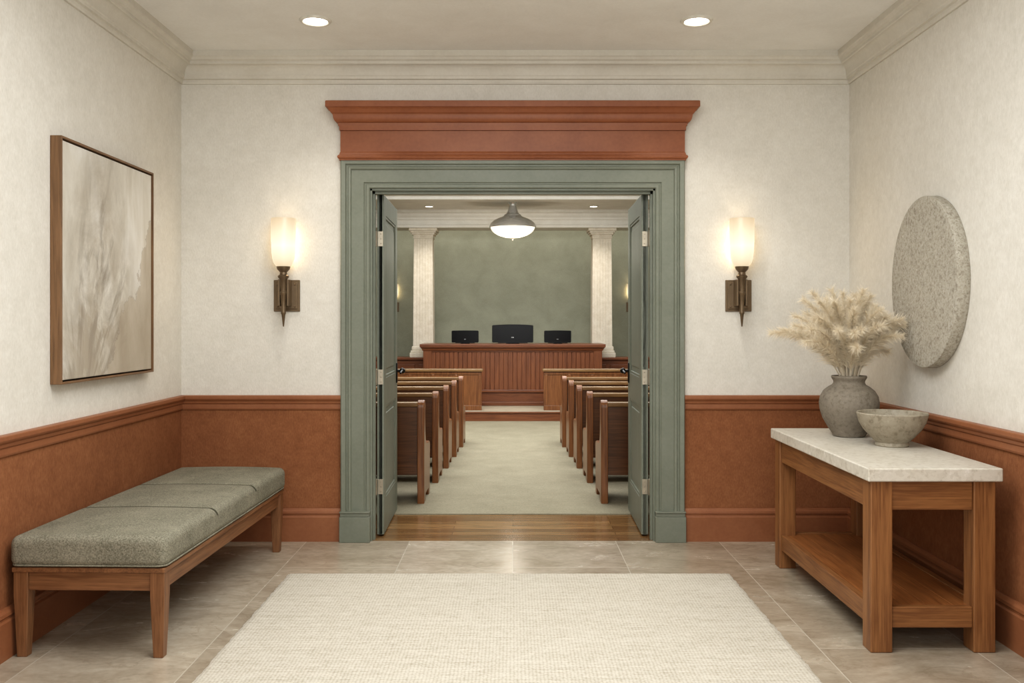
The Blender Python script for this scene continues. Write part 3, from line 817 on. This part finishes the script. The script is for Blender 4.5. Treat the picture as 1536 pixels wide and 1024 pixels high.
bm = B(); box(bm, -jx+.12, jx-.12, jy-.015, jy+.06, PH, .345, .004); box(bm, -jx-.01, jx+.01, jy-.04, jy+.06, .345, .385, .006); box(bm, -jx-.02, jx+.02, jy-.045, jy+.05, PH, .2, .005)
finish(bm, 'plinth', M['mahogx'], e)
bm = B(); box(bm, -jx+.12, jx-.12, jy-.012, jy+.06, .96, 1.03, .004)
sweep(bm, [(0,.985),(.012,.985),(.018,1.01),(.035,1.025),(.035,1.035),(0,1.035)], [(-jx, jy+.6), (-jx, jy-.02), (jx, jy-.02), (jx, jy+.6)], 1, mp)
finish(bm, 'cornice', M['mahogx'], e)
bm = B(); box(bm, -jx-.05, jx+.05, jy-.07, jy+.66, 1.035, 1.085, .008); finish(bm, 'bench_top', M['mahogx'], e)

# monitors
def monitor(x, y, w, h, label, arc):
    zb = 1.085
    e = thing('computer_monitor', (x, y, zb), label, 'monitor', 'monitors on the judge bench')
    bm = B(); pts = []
    for i in range(13):
        t = i/12; pts.append((x-w/2+.012+(w-.024)*t, zb+h-.012+arc*(1-(2*t-1)**2)))
    pts = [(x-w/2, zb+.03), (x-w/2, zb+h-.022)]+pts+[(x+w/2, zb+h-.022), (x+w/2, zb+.03), (x+w/2-.012, zb+.018), (x-w/2+.012, zb+.018)]
    prism(bm, pts[::-1], 1, y, y+.035, .006); finish(bm, 'housing', M['black'], e)
    bm = B(); box(bm, x-w*.16, x+w*.16, y-.03, y+.12, zb, zb+.008, .003); box(bm, x-.03, x+.03, y+.03, y+.05, zb+.006, zb+.09, .004)
    box(bm, x-w*.36, x+w*.36, y-.006, y+.01, zb+.008, zb+.026, .003)
    finish(bm, 'stand', M['black'], e)
    bm = B(); s = w*.012
    for i, (a, c) in enumerate(((0, 1), (1.4, .7), (2.8, 1), (4.1, .8))):
        box(bm, x-2.6*s+a*s, x-2.6*s+a*s+.8*s, y-.0015, y, zb+h*.3, zb+h*.3+2.2*s*c)
    finish(bm, 'emblem', M['emblem'], e, label='small pale printed mark')
monitor(0, 8.3, .64, .30, 'wide black monitor on the centre of the judge bench', .012)
monitor(-.74, 8.3, .42, .215, 'small black monitor with pale mark on the judge bench', .003)
monitor(.70, 8.3, .42, .215, 'small black monitor with pale mark on the judge bench', .003)

# pendant
px, py = .0, 7.72
e = thing('pendant_lamp', (px, py, ZK), 'polished steel dome pendant lamp with lit frosted glass bowl', 'pendant lamp')
bm = B(); lathe(bm, [(0,ZK-.0),(.07,ZK),(.07,ZK-.012),(.055,ZK-.03),(.05,ZK-.05),(.052,ZK-.06),(.0,ZK-.06)], px, py, 32); finish(bm, 'canopy', M['chrome'], e, smooth=True, recalc=True)
bm = B(); lathe(bm, [(0,3.15),(.052,3.15),(.06,3.12),(.075,3.07),(.10,3.03),(.125,3.02),(.13,3.005),(.16,2.985),(.22,2.965),(.28,2.935),(.325,2.895),(.345,2.86),(.35,2.84),(.342,2.828),(.33,2.835),(.2,2.90),(.1,2.97),(0,2.99)], px, py, 64); finish(bm, 'metal_dome', M['chrome'], e, smooth=True, recalc=True)
bm = B(); pr_ = []
for i in range(13):
    a = math.pi/2*i/12; pr_.append((.33*math.cos(a) if i < 12 else 0, 2.84-.165*math.sin(a)))
lathe(bm, pr_, px, py, 64); finish(bm, 'glass_bowl', M['bowlglass'], e, smooth=True, label='lit frosted white glass bowl')
bm = B(); lathe(bm, [(0,2.64),(.008,2.643),(.012,2.65),(.018,2.66),(.018,2.678),(0,2.68)], px, py, 20); finish(bm, 'finial', M['steel'], e, smooth=True, recalc=True)
plight((px, py, 2.5), 10, .1, (1,.92,.8))

# pews
def pew(side):
    L = 2.2; g = 'oak courtroom pews beside the aisle'
    e = thing('church_pew', (0, 0, .008), 'oak pew with shaped end panel and rose seat cushion', 'pew', g)
    e['_o'] = (0, 0, 0)
    poly = [(0,0),(-.0,.74)]
    for i in range(9):
        a = math.pi*(1-i/8); poly.append((.055+.055*math.cos(a), .75+.055*math.sin(a)))
    poly += [(.10,.70),(.105,.56),(.125,.50),(.17,.455),(.30,.44),(.42,.44),(.475,.43),(.50,.41),(.505,.38),(.49,.33),(.48,.1),(.495,0),(.39,0),(.37,.055),(.13,.055),(.11,0)]
    for k, x in enumerate((0, L)):
        a, b2 = sorted((side*x, side*(x+.055)))
        bm = B(); prism(bm, poly, 0, a, b2, .006); finish(bm, 'end_panel', M['pew'], e)
    x0, x1 = sorted((side*.05, side*(L+.005)))
    bm = B(); prism(bm, [(.02,.22),(.02,.76),(.05,.76),(.075,.42),(.06,.22)], 0, x0, x1); finish(bm, 'backrest', M['pewdark'], e, label='dark oak backrest panel')
    bm = B(); box(bm, x0, x1, .0, .085, .755, .79, .008); finish(bm, 'top_rail', M['pewtop'], e, label='honey-coloured oak top rail')  # top rail paler than the backrest
    bm = B(); box(bm, x0, x1, .05, .47, .375, .41, .006); box(bm, x0, x1, .40, .43, .2, .38, .003); finish(bm, 'seat', M['pew'], e)
    bm = B(); box(bm, x0, x1, .08, .49, .41, .475, .02, 3); finish(bm, 'seat_cushion', M['pewcush'], e, label='rose fabric seat cushion')
    return e
rows = [(1.18, .69), (2.1, .655), (2.9, .62), (3.65, .59), (4.4, .56)]
for s in (-1, 1):
    p0 = pew(s); p0.location = (s*rows[0][1], rows[0][0], .008)
    for (y, x) in rows[1:]: copy_thing(p0, (s*x, y, .008))
# front barriers on platform
for s in (-1, 1):
    x0, x1 = sorted((s*.45, s*3.2)); y = 7.34
    e = thing('court_barrier', ((x0+x1)/2, y, PH), 'low oak paneled barrier with honey-coloured cap rail', 'barrier', 'barriers before the judge bench')
    bm = B(); box(bm, x0, x1, y, y+.04, PH+.0, .70); box(bm, x0, x1, y-.012, y+.052, PH, PH+.07, .004); box(bm, x0, x1, y-.012, y+.052, .66, .705, .004)
    for k in range(9):
        a = x0+.02+k*(x1-x0-.07)/8; box(bm, a, a+.035, y-.01, y+.05, PH+.07, .66, .003)
    finish(bm, 'panel', M['pew'], e)
    bm = B(); box(bm, x0-.02, x1+.02, y-.04, y+.12, .705, .745, .008); finish(bm, 'cap_rail', M['pewtop'], e)

# ------------------------------------------------------------------ camera / world
w = bpy.data.worlds.new('world'); sc.world = w; w.use_nodes = True
w.node_tree.nodes['Background'].inputs[0].default_value = (1,.96,.92,1); w.node_tree.nodes['Background'].inputs[1].default_value = .2
cam = bpy.data.cameras.new('camera'); co = bpy.data.objects.new('camera', cam); COL.objects.link(co)
co.location = (0, -6.0, 1.43); co.rotation_euler = (math.radians(90), 0, 0)
cam.lens = 1380/1536*36; cam.sensor_width = 36; cam.shift_x = -1/1536; cam.shift_y = -30/1536; cam.clip_start = .05
sc.camera = co
for o in bpy.data.objects:
    if '_o' in o: del o['_o']
